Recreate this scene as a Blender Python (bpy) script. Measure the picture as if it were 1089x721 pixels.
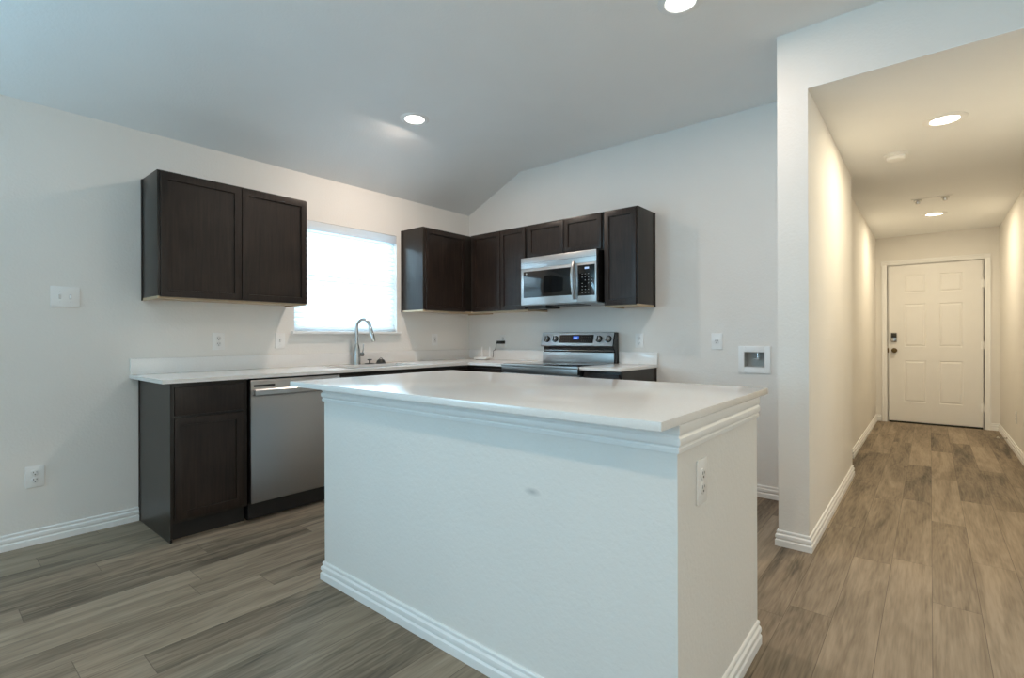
import bpy, bmesh, math, random
from mathutils import Vector, Matrix
random.seed(7)
PI = math.pi
R = math.radians
scene = bpy.context.scene
for o in list(bpy.data.objects):
    bpy.data.objects.remove(o, do_unlink=True)
COL = scene.collection

# ------------------------------------------------------------------ camera
cam_d = bpy.data.cameras.new('camera')
cam = bpy.data.objects.new('camera', cam_d)
COL.objects.link(cam)
cam_d.sensor_fit = 'HORIZONTAL'
cam_d.sensor_width = 36.0
cam_d.lens = 534.5 / 1089 * 36.0
cam_d.shift_y = -1.8 / 1089
cam_d.clip_start = 0.05
cam.matrix_world = (Matrix.Translation((0, 0, 1.135)) @ Matrix.Rotation(R(39.77), 4, 'Z')
                    @ Matrix.Rotation(R(90), 4, 'X') @ Matrix.Rotation(R(-0.194), 4, 'Z'))
scene.camera = cam

# ------------------------------------------------------------------ world, daylight, exposure
world = bpy.data.worlds.new('sky')
scene.world = world
world.use_nodes = True
bg = world.node_tree.nodes['Background']
bg.inputs['Color'].default_value = (0.80, 0.90, 1.0, 1)
bg.inputs['Strength'].default_value = 1.6
vs = scene.view_settings
vs.view_transform = 'Standard'
vs.look = 'None'
vs.gamma = 1.0
vs.use_curve_mapping = False
vs.exposure = 0.09
scene.cycles.max_bounces = 14
scene.cycles.diffuse_bounces = 10
scene.cycles.sample_clamp_indirect = 6.0
scene.cycles.use_denoising = True

CAN_POWER, ISLAND_CAN_POWER, CAN_COLOR = 14.5, 10.5, (1.0, 0.82, 0.69)
LIVING_CAN_POWER, LIVING_CAN_COLOR = 13.5, (1.0, 0.76, 0.50)
HALL_POWER, HALL_COLOR = 15.0, (1.0, 0.85, 0.60)


def area_light(name, loc, rot, sx, sy, power, color):
    d = bpy.data.lights.new(name, 'AREA')
    d.shape = 'RECTANGLE'
    d.size, d.size_y = sx, sy
    d.energy = power
    d.color = color
    o = bpy.data.objects.new(name, d)
    COL.objects.link(o)
    o.location = loc
    o.rotation_euler = rot
    return o


Y0_ROOM = -4.6
# added daylight for unseen living room windows, two lamps tilted up to brighten ceiling
area_light('daylight_living_fill', (-3.70, -2.0, 1.45), (0, R(-138), 0), 1.5, 1.9, 120, (0.36, 0.74, 1.0))
area_light('patio_side_fill', (3.30, 0.5, 1.45), (0, R(90), 0), 1.5, 1.9, 14, (1.0, 0.92, 0.70))  # added warm fill for the right end of the island
area_light('rear_ceiling_fill', (-0.6, Y0_ROOM + .10, 1.45), (R(150), 0, 0), 1.9, 1.5, 34, (0.28, 0.68, 1.0))  # added and aimed up to lift the kitchen ceiling
# daylight just outside the kitchen window, shining in through the blind
area_light('daylight_kitchen_window', (-4.25, 2.42, 1.75), (0, R(-90), 0), 1.3, 1.3, 115, (0.56, 0.83, 1.0))

# ------------------------------------------------------------------ materials


def new_mat(name):
    m = bpy.data.materials.new(name)
    m.use_nodes = True
    nt = m.node_tree
    b = nt.nodes['Principled BSDF']
    return m, nt, b


def nd(nt, typ, **kw):
    n = nt.nodes.new(typ)
    for k, v in kw.items():
        setattr(n, k, v)
    return n


def mth(nt, op, a, b=None, clamp=False):
    n = nt.nodes.new('ShaderNodeMath')
    n.operation = op
    n.use_clamp = clamp
    for i, v in enumerate((a, b)):
        if v is None:
            continue
        if hasattr(v, 'links'):
            nt.links.new(v, n.inputs[i])
        else:
            n.inputs[i].default_value = v
    return n.outputs[0]


def plain(name, col, rough=0.5, metal=0.0, var=0.04, scale=20, bump=0.0, bscale=200, spec=0.5, stretch=(1, 1, 1)):
    m, nt, b = new_mat(name)
    tc = nd(nt, 'ShaderNodeTexCoord')
    mp = nd(nt, 'ShaderNodeMapping')
    mp.inputs['Scale'].default_value = stretch
    nt.links.new(tc.outputs['Object'], mp.inputs['Vector'])
    nz = nd(nt, 'ShaderNodeTexNoise')
    nz.inputs['Scale'].default_value = scale
    nz.inputs['Detail'].default_value = 4
    nt.links.new(mp.outputs[0], nz.inputs['Vector'])
    rp = nd(nt, 'ShaderNodeValToRGB')
    rp.color_ramp.elements[0].position = 0.3
    rp.color_ramp.elements[1].position = 0.7
    rp.color_ramp.elements[0].color = tuple(c * (1 - var) for c in col) + (1,)
    rp.color_ramp.elements[1].color = tuple(min(1, c * (1 + var)) for c in col) + (1,)
    nt.links.new(nz.outputs['Fac'], rp.inputs['Fac'])
    nt.links.new(rp.outputs['Color'], b.inputs['Base Color'])
    b.inputs['Roughness'].default_value = rough
    b.inputs['Metallic'].default_value = metal
    b.inputs['Specular IOR Level'].default_value = spec
    if bump:
        n2 = nd(nt, 'ShaderNodeTexNoise')
        n2.inputs['Scale'].default_value = bscale
        n2.inputs['Detail'].default_value = 2
        nt.links.new(mp.outputs[0], n2.inputs['Vector'])
        bp = nd(nt, 'ShaderNodeBump')
        bp.inputs['Strength'].default_value = bump
        bp.inputs['Distance'].default_value = 0.002
        nt.links.new(n2.outputs['Fac'], bp.inputs['Height'])
        nt.links.new(bp.outputs['Normal'], b.inputs['Normal'])
    return m


def emit(name, col, strength):
    m, nt, b = new_mat(name)
    b.inputs['Base Color'].default_value = (0.02, 0.02, 0.02, 1)
    b.inputs['Emission Color'].default_value = col + (1,)
    b.inputs['Emission Strength'].default_value = strength
    return m


def wood(name, dark, light, rough=0.36):
    """fine straight vertical grain of stained maple"""
    m, nt, b = new_mat(name)
    tc = nd(nt, 'ShaderNodeTexCoord')
    mp = nd(nt, 'ShaderNodeMapping')
    mp.inputs['Scale'].default_value = (70, 70, 5)
    nt.links.new(tc.outputs['Object'], mp.inputs['Vector'])
    nz = nd(nt, 'ShaderNodeTexNoise')
    nz.inputs['Scale'].default_value = 1.0
    nz.inputs['Detail'].default_value = 5
    nz.inputs['Distortion'].default_value = 0.4
    nt.links.new(mp.outputs[0], nz.inputs['Vector'])
    n2 = nd(nt, 'ShaderNodeTexNoise')
    n2.inputs['Scale'].default_value = 4.0
    nt.links.new(tc.outputs['Object'], n2.inputs['Vector'])
    f = mth(nt, 'ADD', mth(nt, 'MULTIPLY', nz.outputs['Fac'], 0.6), mth(nt, 'MULTIPLY', n2.outputs['Fac'], 0.4))
    rp = nd(nt, 'ShaderNodeValToRGB')
    rp.color_ramp.elements[0].position = 0.35
    rp.color_ramp.elements[1].position = 0.66
    rp.color_ramp.elements[0].color = dark + (1,)
    rp.color_ramp.elements[1].color = light + (1,)
    nt.links.new(f, rp.inputs['Fac'])
    nt.links.new(rp.outputs['Color'], b.inputs['Base Color'])
    b.inputs['Roughness'].default_value = rough
    b.inputs['Specular IOR Level'].default_value = 0.32
    bp = nd(nt, 'ShaderNodeBump')
    bp.inputs['Strength'].default_value = 0.05
    bp.inputs['Distance'].default_value = 0.001
    nt.links.new(nz.outputs['Fac'], bp.inputs['Height'])
    nt.links.new(bp.outputs['Normal'], b.inputs['Normal'])
    return m


def steel(name, col=(0.60, 0.60, 0.60), rough=0.30, stretch=(3, 3, 400)):
    """brushed stainless: fine streaks"""
    m, nt, b = new_mat(name)
    tc = nd(nt, 'ShaderNodeTexCoord')
    mp = nd(nt, 'ShaderNodeMapping')
    mp.inputs['Scale'].default_value = stretch
    nt.links.new(tc.outputs['Object'], mp.inputs['Vector'])
    nz = nd(nt, 'ShaderNodeTexNoise')
    nz.inputs['Scale'].default_value = 1.0
    nz.inputs['Detail'].default_value = 3
    nt.links.new(mp.outputs[0], nz.inputs['Vector'])
    b.inputs['Base Color'].default_value = col + (1,)
    b.inputs['Metallic'].default_value = 1.0
    mr = nd(nt, 'ShaderNodeMapRange')
    mr.inputs['To Min'].default_value = rough * 0.97
    mr.inputs['To Max'].default_value = rough * 1.03
    nt.links.new(nz.outputs['Fac'], mr.inputs['Value'])
    nt.links.new(mr.outputs[0], b.inputs['Roughness'])
    return m


def plank_floor():
    m, nt, b = new_mat('vinyl_plank')
    W, L = 0.1552, 1.22
    tc = nd(nt, 'ShaderNodeTexCoord')
    sp = nd(nt, 'ShaderNodeSeparateXYZ')
    nt.links.new(tc.outputs['Object'], sp.inputs[0])
    u = mth(nt, 'DIVIDE', mth(nt, 'ADD', sp.outputs[0], 49.971), W)
    row = mth(nt, 'FLOOR', u)
    fu = mth(nt, 'FRACT', u)
    wn = nd(nt, 'ShaderNodeTexWhiteNoise', noise_dimensions='1D')
    nt.links.new(row, wn.inputs['W'])
    v = mth(nt, 'ADD', mth(nt, 'DIVIDE', mth(nt, 'ADD', sp.outputs[1], 50.0), L), wn.outputs['Value'])
    idx = mth(nt, 'FLOOR', v)
    fv = mth(nt, 'FRACT', v)
    cv = nd(nt, 'ShaderNodeCombineXYZ')
    nt.links.new(row, cv.inputs[0])
    nt.links.new(idx, cv.inputs[1])
    w2 = nd(nt, 'ShaderNodeTexWhiteNoise', noise_dimensions='2D')
    nt.links.new(cv.outputs[0], w2.inputs['Vector'])
    rnd = w2.outputs['Value']
    # long streaks inside one plank
    gv = nd(nt, 'ShaderNodeCombineXYZ')
    nt.links.new(mth(nt, 'MULTIPLY', sp.outputs[0], 11.0), gv.inputs[0])
    nt.links.new(mth(nt, 'MULTIPLY', sp.outputs[1], 1.1), gv.inputs[1])
    nt.links.new(mth(nt, 'MULTIPLY', rnd, 60.0), gv.inputs[2])
    g1 = nd(nt, 'ShaderNodeTexNoise')
    g1.inputs['Scale'].default_value = 1.0
    g1.inputs['Detail'].default_value = 5
    g1.inputs['Roughness'].default_value = 0.55
    g1.inputs['Distortion'].default_value = 1.2
    nt.links.new(gv.outputs[0], g1.inputs['Vector'])
    # fine pores
    hv = nd(nt, 'ShaderNodeCombineXYZ')
    nt.links.new(mth(nt, 'MULTIPLY', sp.outputs[0], 120.0), hv.inputs[0])
    nt.links.new(mth(nt, 'MULTIPLY', sp.outputs[1], 6.0), hv.inputs[1])
    nt.links.new(mth(nt, 'MULTIPLY', rnd, 31.0), hv.inputs[2])
    g2 = nd(nt, 'ShaderNodeTexNoise')
    g2.inputs['Scale'].default_value = 1.0
    g2.inputs['Detail'].default_value = 3
    nt.links.new(hv.outputs[0], g2.inputs['Vector'])
    # cathedral rings
    wv = nd(nt, 'ShaderNodeTexWave', wave_type='RINGS', rings_direction='SPHERICAL')
    rv = nd(nt, 'ShaderNodeCombineXYZ')
    nt.links.new(mth(nt, 'MULTIPLY', mth(nt, 'SUBTRACT', fu, mth(nt, 'ADD', 0.2, mth(nt, 'MULTIPLY', rnd, 0.6))), 0.9), rv.inputs[0])
    nt.links.new(mth(nt, 'MULTIPLY', mth(nt, 'SUBTRACT', fv, rnd), 1.1), rv.inputs[1])
    nt.links.new(rnd, rv.inputs[2])
    nt.links.new(rv.outputs[0], wv.inputs['Vector'])
    wv.inputs['Scale'].default_value = 4.0
    wv.inputs['Distortion'].default_value = 5.0
    wv.inputs['Detail'].default_value = 2
    f = mth(nt, 'ADD', mth(nt, 'ADD', 0.025, mth(nt, 'MULTIPLY', rnd, 0.19)), mth(nt, 'MULTIPLY', g1.outputs['Fac'], 0.60))
    f = mth(nt, 'ADD', f, mth(nt, 'MULTIPLY', g2.outputs['Fac'], 0.32))
    f = mth(nt, 'ADD', f, mth(nt, 'MULTIPLY', wv.outputs['Fac'], 0.03))
    rp = nd(nt, 'ShaderNodeValToRGB')
    els = rp.color_ramp.elements
    els[0].position = 0.37
    els[0].color = (0.074, 0.059, 0.043, 1)
    els[1].position = 0.78
    els[1].color = (0.380, 0.305, 0.224, 1)
    e = els.new(0.55)
    e.color = (0.228, 0.180, 0.129, 1)
    nt.links.new(f, rp.inputs['Fac'])
    # seams
    du = mth(nt, 'MULTIPLY', mth(nt, 'MINIMUM', fu, mth(nt, 'SUBTRACT', 1.0, fu)), W)
    dv = mth(nt, 'MULTIPLY', mth(nt, 'MINIMUM', fv, mth(nt, 'SUBTRACT', 1.0, fv)), L)
    dd = mth(nt, 'MINIMUM', du, dv)
    seam = mth(nt, 'LESS_THAN', dd, 0.0011)
    mx = nd(nt, 'ShaderNodeMix', data_type='RGBA')
    nt.links.new(mth(nt, 'MULTIPLY', seam, 0.55), mx.inputs['Factor'])
    nt.links.new(rp.outputs['Color'], mx.inputs[6])
    mx.inputs[7].default_value = (0.045, 0.034, 0.026, 1)
    nt.links.new(mx.outputs[2], b.inputs['Base Color'])
    b.inputs['Roughness'].default_value = 0.58
    b.inputs['Specular IOR Level'].default_value = 0.22
    bp = nd(nt, 'ShaderNodeBump')
    bp.inputs['Strength'].default_value = 0.12
    bp.inputs['Distance'].default_value = 0.001
    nt.links.new(mth(nt, 'SUBTRACT', g2.outputs['Fac'], seam), bp.inputs['Height'])
    nt.links.new(bp.outputs['Normal'], b.inputs['Normal'])
    return m


M = {}
M['paint'] = plain('wall_paint', (0.79, 0.77, 0.735), 0.75, var=0.012, scale=3, bump=0.55, bscale=75, spec=0.25)


def scuffed_paint(src, centre):
    # the same paint with one small grey scuff mark rubbed into it
    m = src.copy()
    m.name = 'wall_paint_with_scuff'
    nt = m.node_tree
    b = nt.nodes['Principled BSDF']
    old = b.inputs['Base Color'].links[0].from_socket
    tc = nd(nt, 'ShaderNodeTexCoord')
    mp = nd(nt, 'ShaderNodeMapping')
    mp.inputs['Location'].default_value = tuple(-c * k for c, k in zip(centre, (28, 10, 70)))
    mp.inputs['Scale'].default_value = (28, 10, 70)
    nt.links.new(tc.outputs['Object'], mp.inputs['Vector'])
    ln = nd(nt, 'ShaderNodeVectorMath', operation='LENGTH')
    nt.links.new(mp.outputs[0], ln.inputs[0])
    f = mth(nt, 'SUBTRACT', 1.0, ln.outputs['Value'], clamp=True)
    mx = nd(nt, 'ShaderNodeMix', data_type='RGBA')
    nt.links.new(mth(nt, 'MULTIPLY', f, 0.5), mx.inputs['Factor'])
    nt.links.new(old, mx.inputs[6])
    mx.inputs[7].default_value = (0.22, 0.23, 0.24, 1)
    nt.links.new(mx.outputs[2], b.inputs['Base Color'])
    return m


M['ceil'] = plain('ceiling_paint', (0.85, 0.86, 0.86), 0.85, var=0.01, scale=3, bump=0.45, bscale=70, spec=0.2)
M['trim'] = plain('white_trim_paint', (0.85, 0.85, 0.84), 0.38, var=0.01, scale=8)
M['door'] = plain('white_door_paint', (0.80, 0.79, 0.77), 0.42, var=0.01, scale=8)
M['floor'] = plank_floor()
M['wood'] = wood('espresso_maple', (0.012, 0.0085, 0.0068), (0.033, 0.0215, 0.0165))
M['wood_side'] = wood('espresso_side_panel', (0.020, 0.017, 0.0145), (0.034, 0.028, 0.0235), 0.30)
M['wood_under'] = plain('pale_maple_underside', (0.50, 0.38, 0.25), 0.5, var=0.1, scale=30, stretch=(1, 8, 8))
M['kick'] = plain('black_toe_kick', (0.012, 0.011, 0.010), 0.6, var=0.1)
M['quartz'] = plain('white_quartz', (0.79, 0.775, 0.755), 0.14, var=0.025, scale=160)
M['steel'] = steel('brushed_stainless', (0.47, 0.465, 0.46), 0.36)
M['steel_v'] = steel('brushed_stainless_door', (0.36, 0.36, 0.36), 0.30, (30, 30, 1))
M['steel_dark'] = steel('brushed_grey_steel', (0.30, 0.30, 0.30), 0.32)
M['chrome'] = plain('polished_chrome', (0.72, 0.72, 0.72), 0.10, 1.0, var=0.01)
M['nickel'] = plain('brushed_nickel', (0.50, 0.50, 0.49), 0.22, 1.0, var=0.02)
M['glassblack'] = plain('black_glass', (0.006, 0.007, 0.008), 0.05, var=0.05)
M['black'] = plain('black_plastic', (0.012, 0.012, 0.012), 0.40, var=0.1)
M['black_gloss'] = plain('black_enamel', (0.010, 0.010, 0.010), 0.18, var=0.1)
M['plate'] = plain('white_plate_plastic', (0.83, 0.83, 0.82), 0.35, var=0.01)
M['device'] = plain('white_device_plastic', (0.76, 0.76, 0.75), 0.30, var=0.01)
M['slot'] = plain('slot_shadow_grey', (0.05, 0.05, 0.05), 0.6, var=0.05)
M['vinyl'] = plain('white_window_vinyl', (0.82, 0.82, 0.82), 0.35, var=0.01)
M['brass'] = plain('aged_brass', (0.16, 0.105, 0.045), 0.28, 1.0, var=0.05)
M['bronze'] = plain('dark_bronze', (0.030, 0.030, 0.025), 0.35, 0.3, var=0.05)
M['rubber'] = plain('white_rubber', (0.75, 0.74, 0.70), 0.6, var=0.02)
M['hole'] = plain('box_interior', (0.50, 0.50, 0.48), 0.6, var=0.02)
M['lens'] = emit('lamp_lens_white', (1.0, 0.95, 0.86), 9.0)
M['lens_warm'] = emit('lamp_lens_warm', (1.0, 0.90, 0.72), 9.0)
M['blue_led'] = emit('blue_display', (0.03, 0.13, 0.75), 0.8)
M['white_led'] = emit('pale_display', (0.45, 0.65, 1.0), 0.9)
M['print_dim'] = plain('dim_print', (0.12, 0.12, 0.125), 0.5, var=0.02)
M['print'] = plain('pale_print', (0.45, 0.46, 0.47), 0.5, var=0.02)


def blind_mat():
    m, nt, b = new_mat('white_faux_wood')
    out = nt.nodes['Material Output']
    b.inputs['Base Color'].default_value = (0.84, 0.86, 0.87, 1)
    b.inputs['Roughness'].default_value = 0.4
    tc = nd(nt, 'ShaderNodeTexCoord')
    nz = nd(nt, 'ShaderNodeTexNoise')
    nz.inputs['Scale'].default_value = 30
    nt.links.new(tc.outputs['Object'], nz.inputs['Vector'])
    tr = nd(nt, 'ShaderNodeBsdfTranslucent')
    tr.inputs['Color'].default_value = (0.80, 0.88, 0.93, 1)
    mx = nd(nt, 'ShaderNodeMixShader')
    nt.links.new(mth(nt, 'ADD', mth(nt, 'MULTIPLY', nz.outputs['Fac'], 0.06), 0.30), mx.inputs[0])
    nt.links.new(b.outputs[0], mx.inputs[1])
    nt.links.new(tr.outputs[0], mx.inputs[2])
    nt.links.new(mx.outputs[0], out.inputs['Surface'])
    return m


def pane_mat():
    m, nt, b = new_mat('window_glass')
    out = nt.nodes['Material Output']
    t = nd(nt, 'ShaderNodeBsdfTransparent')
    g = nd(nt, 'ShaderNodeBsdfGlossy')
    g.inputs['Roughness'].default_value = 0.02
    fr = nd(nt, 'ShaderNodeFresnel')
    fr.inputs['IOR'].default_value = 1.3
    mx = nd(nt, 'ShaderNodeMixShader')
    nt.links.new(fr.outputs[0], mx.inputs[0])
    nt.links.new(t.outputs[0], mx.inputs[1])
    nt.links.new(g.outputs[0], mx.inputs[2])
    nt.links.new(mx.outputs[0], out.inputs['Surface'])
    return m


M['blind'] = blind_mat()
M['pane'] = pane_mat()

# ------------------------------------------------------------------ mesh helpers


class MB:
    def __init__(self):
        self.bm = bmesh.new()

    def box(self, x0, x1, y0, y1, z0, z1, bev=0.0, seg=2):
        bm = self.bm
        vs_ = [bm.verts.new(p) for p in ((x0, y0, z0), (x1, y0, z0), (x1, y1, z0), (x0, y1, z0),
                                         (x0, y0, z1), (x1, y0, z1), (x1, y1, z1), (x0, y1, z1))]
        fs = [bm.faces.new([vs_[i] for i in f]) for f in
              ((0, 3, 2, 1), (4, 5, 6, 7), (0, 1, 5, 4), (1, 2, 6, 5), (2, 3, 7, 6), (3, 0, 4, 7))]
        if bev:
            es = list({e for f in fs for e in f.edges})
            bmesh.ops.bevel(bm, geom=es, offset=bev, segments=seg, profile=0.6, affect='EDGES')
        return self

    def prism(self, poly, a, b, axis='y', bev=0.0):
        """poly: 2-D points in the other two axes (x: (y,z), y: (x,z), z: (x,y))"""
        bm = self.bm

        def P(p, t):
            return {'x': (t, p[0], p[1]), 'y': (p[0], t, p[1]), 'z': (p[0], p[1], t)}[axis]
        A = [bm.verts.new(P(p, a)) for p in poly]
        B = [bm.verts.new(P(p, b)) for p in poly]
        n = len(poly)
        fs = [bm.faces.new(A), bm.faces.new(B[::-1])]
        for i in range(n):
            j = (i + 1) % n
            fs.append(bm.faces.new((A[i], B[i], B[j], A[j])))
        bmesh.ops.recalc_face_normals(bm, faces=fs)
        if bev:
            es = list({e for f in fs for e in f.edges})
            bmesh.ops.bevel(bm, geom=es, offset=bev, segments=2, profile=0.6, affect='EDGES')
        return self

    def ring(self, c, ax1, ax2, r, n):
        return [self.bm.verts.new(c + ax1 * (r * math.cos(2 * PI * k / n)) + ax2 * (r * math.sin(2 * PI * k / n))) for k in range(n)]

    def tube(self, pts, r, n=16, caps=True):
        pts = [Vector(p) for p in pts]
        rs = r if isinstance(r, (list, tuple)) else [r] * len(pts)
        rings, prev = [], None
        for i, p in enumerate(pts):
            t = (pts[min(i + 1, len(pts) - 1)] - pts[max(i - 1, 0)]).normalized()
            if prev is None:
                h = Vector((0, 0, 1)) if abs(t.z) < 0.9 else Vector((1, 0, 0))
                a1 = t.cross(h).normalized()
            else:
                a1 = (prev - t * prev.dot(t)).normalized()
            prev = a1
            rings.append(self.ring(p, a1, t.cross(a1), rs[i], n))
        for A, B in zip(rings, rings[1:]):
            for k in range(n):
                self.bm.faces.new((A[k], A[(k + 1) % n], B[(k + 1) % n], B[k]))
        if caps:
            self.bm.faces.new(rings[0][::-1])
            self.bm.faces.new(rings[-1])
        return self

    def lathe(self, prof, c=(0, 0, 0), axis='z', n=32):
        """prof: (radius, height along the axis)"""
        c = Vector(c)
        ax = {'x': Vector((1, 0, 0)), 'y': Vector((0, 1, 0)), 'z': Vector((0, 0, 1))}[axis]
        a1 = {'x': Vector((0, 1, 0)), 'y': Vector((0, 0, 1)), 'z': Vector((1, 0, 0))}[axis]
        a2 = ax.cross(a1)
        rings = []
        for r, h in prof:
            if r < 1e-6:
                rings.append([self.bm.verts.new(c + ax * h)])
            else:
                rings.append(self.ring(c + ax * h, a1, a2, r, n))
        for A, B in zip(rings, rings[1:]):
            if len(A) == 1 and len(B) == 1:
                continue
            for k in range(n):
                j = (k + 1) % n
                if len(A) == 1:
                    self.bm.faces.new((A[0], B[j], B[k]))
                elif len(B) == 1:
                    self.bm.faces.new((A[k], A[j], B[0]))
                else:
                    self.bm.faces.new((A[k], A[j], B[j], B[k]))
        return self

    def sweep(self, prof, path):
        """closed profile [(out, z)] swept along a plan path with mitred corners; out is to the right of travel"""
        n = len(path)
        rows = []
        for i, (x, y) in enumerate(path):
            p = Vector((x, y))
            d0 = (p - Vector(path[i - 1])).normalized() if i else None
            d1 = (Vector(path[i + 1]) - p).normalized() if i < n - 1 else None
            if d0 is None:
                d0 = d1
            if d1 is None:
                d1 = d0
            n0, n1 = Vector((d0.y, -d0.x)), Vector((d1.y, -d1.x))
            nn = (n0 + n1)
            nn = nn / max(nn.dot(n0), 1e-6)
            rows.append([self.bm.verts.new((p.x + nn.x * o, p.y + nn.y * o, z)) for o, z in prof])
        m = len(prof)
        fs = []
        for A, B in zip(rows, rows[1:]):
            for k in range(m):
                fs.append(self.bm.faces.new((A[k], A[(k + 1) % m], B[(k + 1) % m], B[k])))
        fs.append(self.bm.faces.new(rows[0][::-1]))
        fs.append(self.bm.faces.new(rows[-1]))
        bmesh.ops.recalc_face_normals(self.bm, faces=fs)
        return self

    def build(self, name, mat, parent=None, smooth=True, angle=32):
        bm = self.bm
        bmesh.ops.recalc_face_normals(bm, faces=bm.faces[:])
        me = bpy.data.meshes.new(name)
        bm.to_mesh(me)
        bm.free()
        me.materials.append(mat)
        if smooth:
            me.polygons.foreach_set('use_smooth', [True] * len(me.polygons))
            me.set_sharp_from_angle(angle=R(angle))
        me.update()
        o = bpy.data.objects.new(name, me)
        COL.objects.link(o)
        if parent:
            o.parent = parent
        return o


def tag(o, label, cat, group=None, kind=None):
    o['label'] = label
    o['category'] = cat
    if group:
        o['group'] = group
    if kind:
        o['kind'] = kind
    return o


def thing(name, label, cat, loc=(0, 0, 0), rotz=0.0, group=None, kind=None):
    o = bpy.data.objects.new(name, None)
    o.empty_display_size = 0.1
    COL.objects.link(o)
    o.location = loc
    o.rotation_euler = (0, 0, rotz)
    return tag(o, label, cat, group, kind)


def struct(mb, name, mat, label, cat):
    return tag(mb.build(name, mat), label, cat, kind='structure')


# ------------------------------------------------------------------ the room (metres; +Y runs along the window wall, +X along the range wall)
XA, YB, YH = -3.81, 3.86, 3.03        # window wall, range wall, hall opening
XS, XH = -0.638, -0.492               # the stub wall's two faces
ZF, ZL, XK = 2.765, 2.44, -3.10       # flat ceiling, low ceiling, knee of the slope
YD, XF, XR = 8.32, -0.562, 0.637      # hall end wall, far hall left face, hall right face
Y0, X1 = Y0_ROOM, 3.4                    # living room's back and right
WY0, WY1, WZ0, WZ1 = 1.925, 2.905, 1.19, 2.078   # kitchen window opening

struct(MB().box(XA - .15, X1 + .15, Y0 - .15, YD + .4, -0.08, 0.0), 'floor', M['floor'],
       'grey brown wood look plank floor through kitchen and hall', 'floor')
wl = MB()
LY0, LY1, LZ0, LZ1 = -2.95, -1.05, 0.65, 2.25    # unseen living room window
PY0, PY1 = -0.45, 1.45                            # unseen patio side window
wl.box(XA - .13, XA, Y0 - .15, LY0, 0, 2.56).box(XA - .13, XA, LY1, WY0, 0, 2.56)
wl.box(XA - .13, XA, LY0, LY1, 0, LZ0).box(XA - .13, XA, LY0, LY1, LZ1, 2.56)
wl.box(XA - .13, XA, WY0, WY0 + .001, 0, 2.56).box(XA - .13, XA, WY1, YB + .12, 0, 2.56)
wl.box(XA - .13, XA, WY0, WY1, 0, WZ0).box(XA - .13, XA, WY0, WY1, WZ1, 2.56)
struct(wl, 'wall_left', M['paint'], 'off-white painted wall holding the kitchen window', 'wall')
BX0, BX1, BZ0, BZ1 = -1.032, -.896, .916, 1.024     # recess of the water supply box
struct(MB().box(XA, BX0, YB, YB + .12, 0, ZF + .05).box(BX1, XS, YB, YB + .12, 0, ZF + .05).box(BX0, BX1, YB, YB + .12, 0, BZ0)
       .box(BX0, BX1, YB, YB + .12, BZ1, ZF + .05).box(BX0, BX1, YB + .10, YB + .12, BZ0, BZ1), 'wall_back', M['paint'], 'off-white painted wall behind the range', 'wall')
struct(MB().box(XS, XH, YH, 4.93, 0, ZF + .05), 'wall_stub', M['paint'], 'off-white wall end between kitchen alcove and hall', 'wall')
struct(MB().box(XH, XR, YH, YH + .145, ZL + .004, ZF + .05), 'wall_header', M['paint'], 'off-white header above the hall opening', 'wall')
struct(MB().box(XR, X1, YH, YH + .145, 0, ZF + .05), 'wall_front', M['paint'], 'off-white wall beside the hall opening', 'wall')
struct(MB().box(XR, XR + .12, YH + .145, YD, 0, ZL + .1), 'wall_hall_right', M['paint'], 'long off-white wall opposite the stub wall in hall', 'wall')
struct(MB().box(-2.2, XF, 5.62, YD, 0, ZL + .1), 'wall_hall_left', M['paint'], 'off-white hall wall beyond the side passage', 'wall')
struct(MB().box(-2.2, XS, 4.81, 4.93, 0, ZL + .1).box(-2.3, -2.2, 4.81, 5.74, 0, ZL + .1), 'wall_passage', M['paint'],
       'off-white wall of the passage off the hall', 'wall')
DX0, DX1, DZ = -0.432, 0.495, 2.062   # door opening
we = MB()
we.box(-2.2, DX0, YD, YD + .13, 0, ZL + .1).box(DX1, XR + .12, YD, YD + .13, 0, ZL + .1).box(DX0, DX1, YD, YD + .13, DZ, ZL + .1)
we.box(DX0 - .1, DX1 + .1, YD + .13, YD + .16, 0, DZ + .1)
struct(we, 'wall_hall_end', M['paint'], 'off-white end wall around the white entry door', 'wall')
struct(MB().prism([(XA - .13, ZL - .059), (XA, ZL), (XK, ZF), (X1 + .15, ZF), (X1 + .15, ZF + .12), (XK - .05, ZF + .12), (XA - .13, ZL + .12)],
                  Y0 - .15, YB + .12, 'y'), 'ceiling', M['ceil'], 'pale kitchen ceiling sloping down to the window wall', 'ceiling')
struct(MB().box(XH - .01, XR + .01, YH + .0005, 4.81, ZL, ZL + .1).box(-2.3, XR + .12, 4.81, YD + .13, ZL, ZL + .1), 'ceiling_hall', M['ceil'], 'low flat ceiling above the hall', 'ceiling')
wr = MB()
wr.box(X1, X1 + .12, Y0 - .15, PY0, 0, ZF + .05).box(X1, X1 + .12, PY1, YH + .145, 0, ZF + .05)
wr.box(X1, X1 + .12, PY0, PY1, 0, LZ0).box(X1, X1 + .12, PY0, PY1, LZ1, ZF + .05)
struct(wr, 'wall_right', M['paint'], 'off-white living room wall with patio side window', 'wall')
RX0, RX1 = -1.55, 0.35                            # unseen rear window
wb = MB()
wb.box(XA - .13, RX0, Y0 - .13, Y0, 0, ZF + .05).box(RX1, X1 + .12, Y0 - .13, Y0, 0, ZF + .05)
wb.box(RX0, RX1, Y0 - .13, Y0, 0, LZ0).box(RX0, RX1, Y0 - .13, Y0, LZ1, ZF + .05)
struct(wb, 'wall_rear', M['paint'], 'off-white living room wall behind the camera', 'wall')

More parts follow.
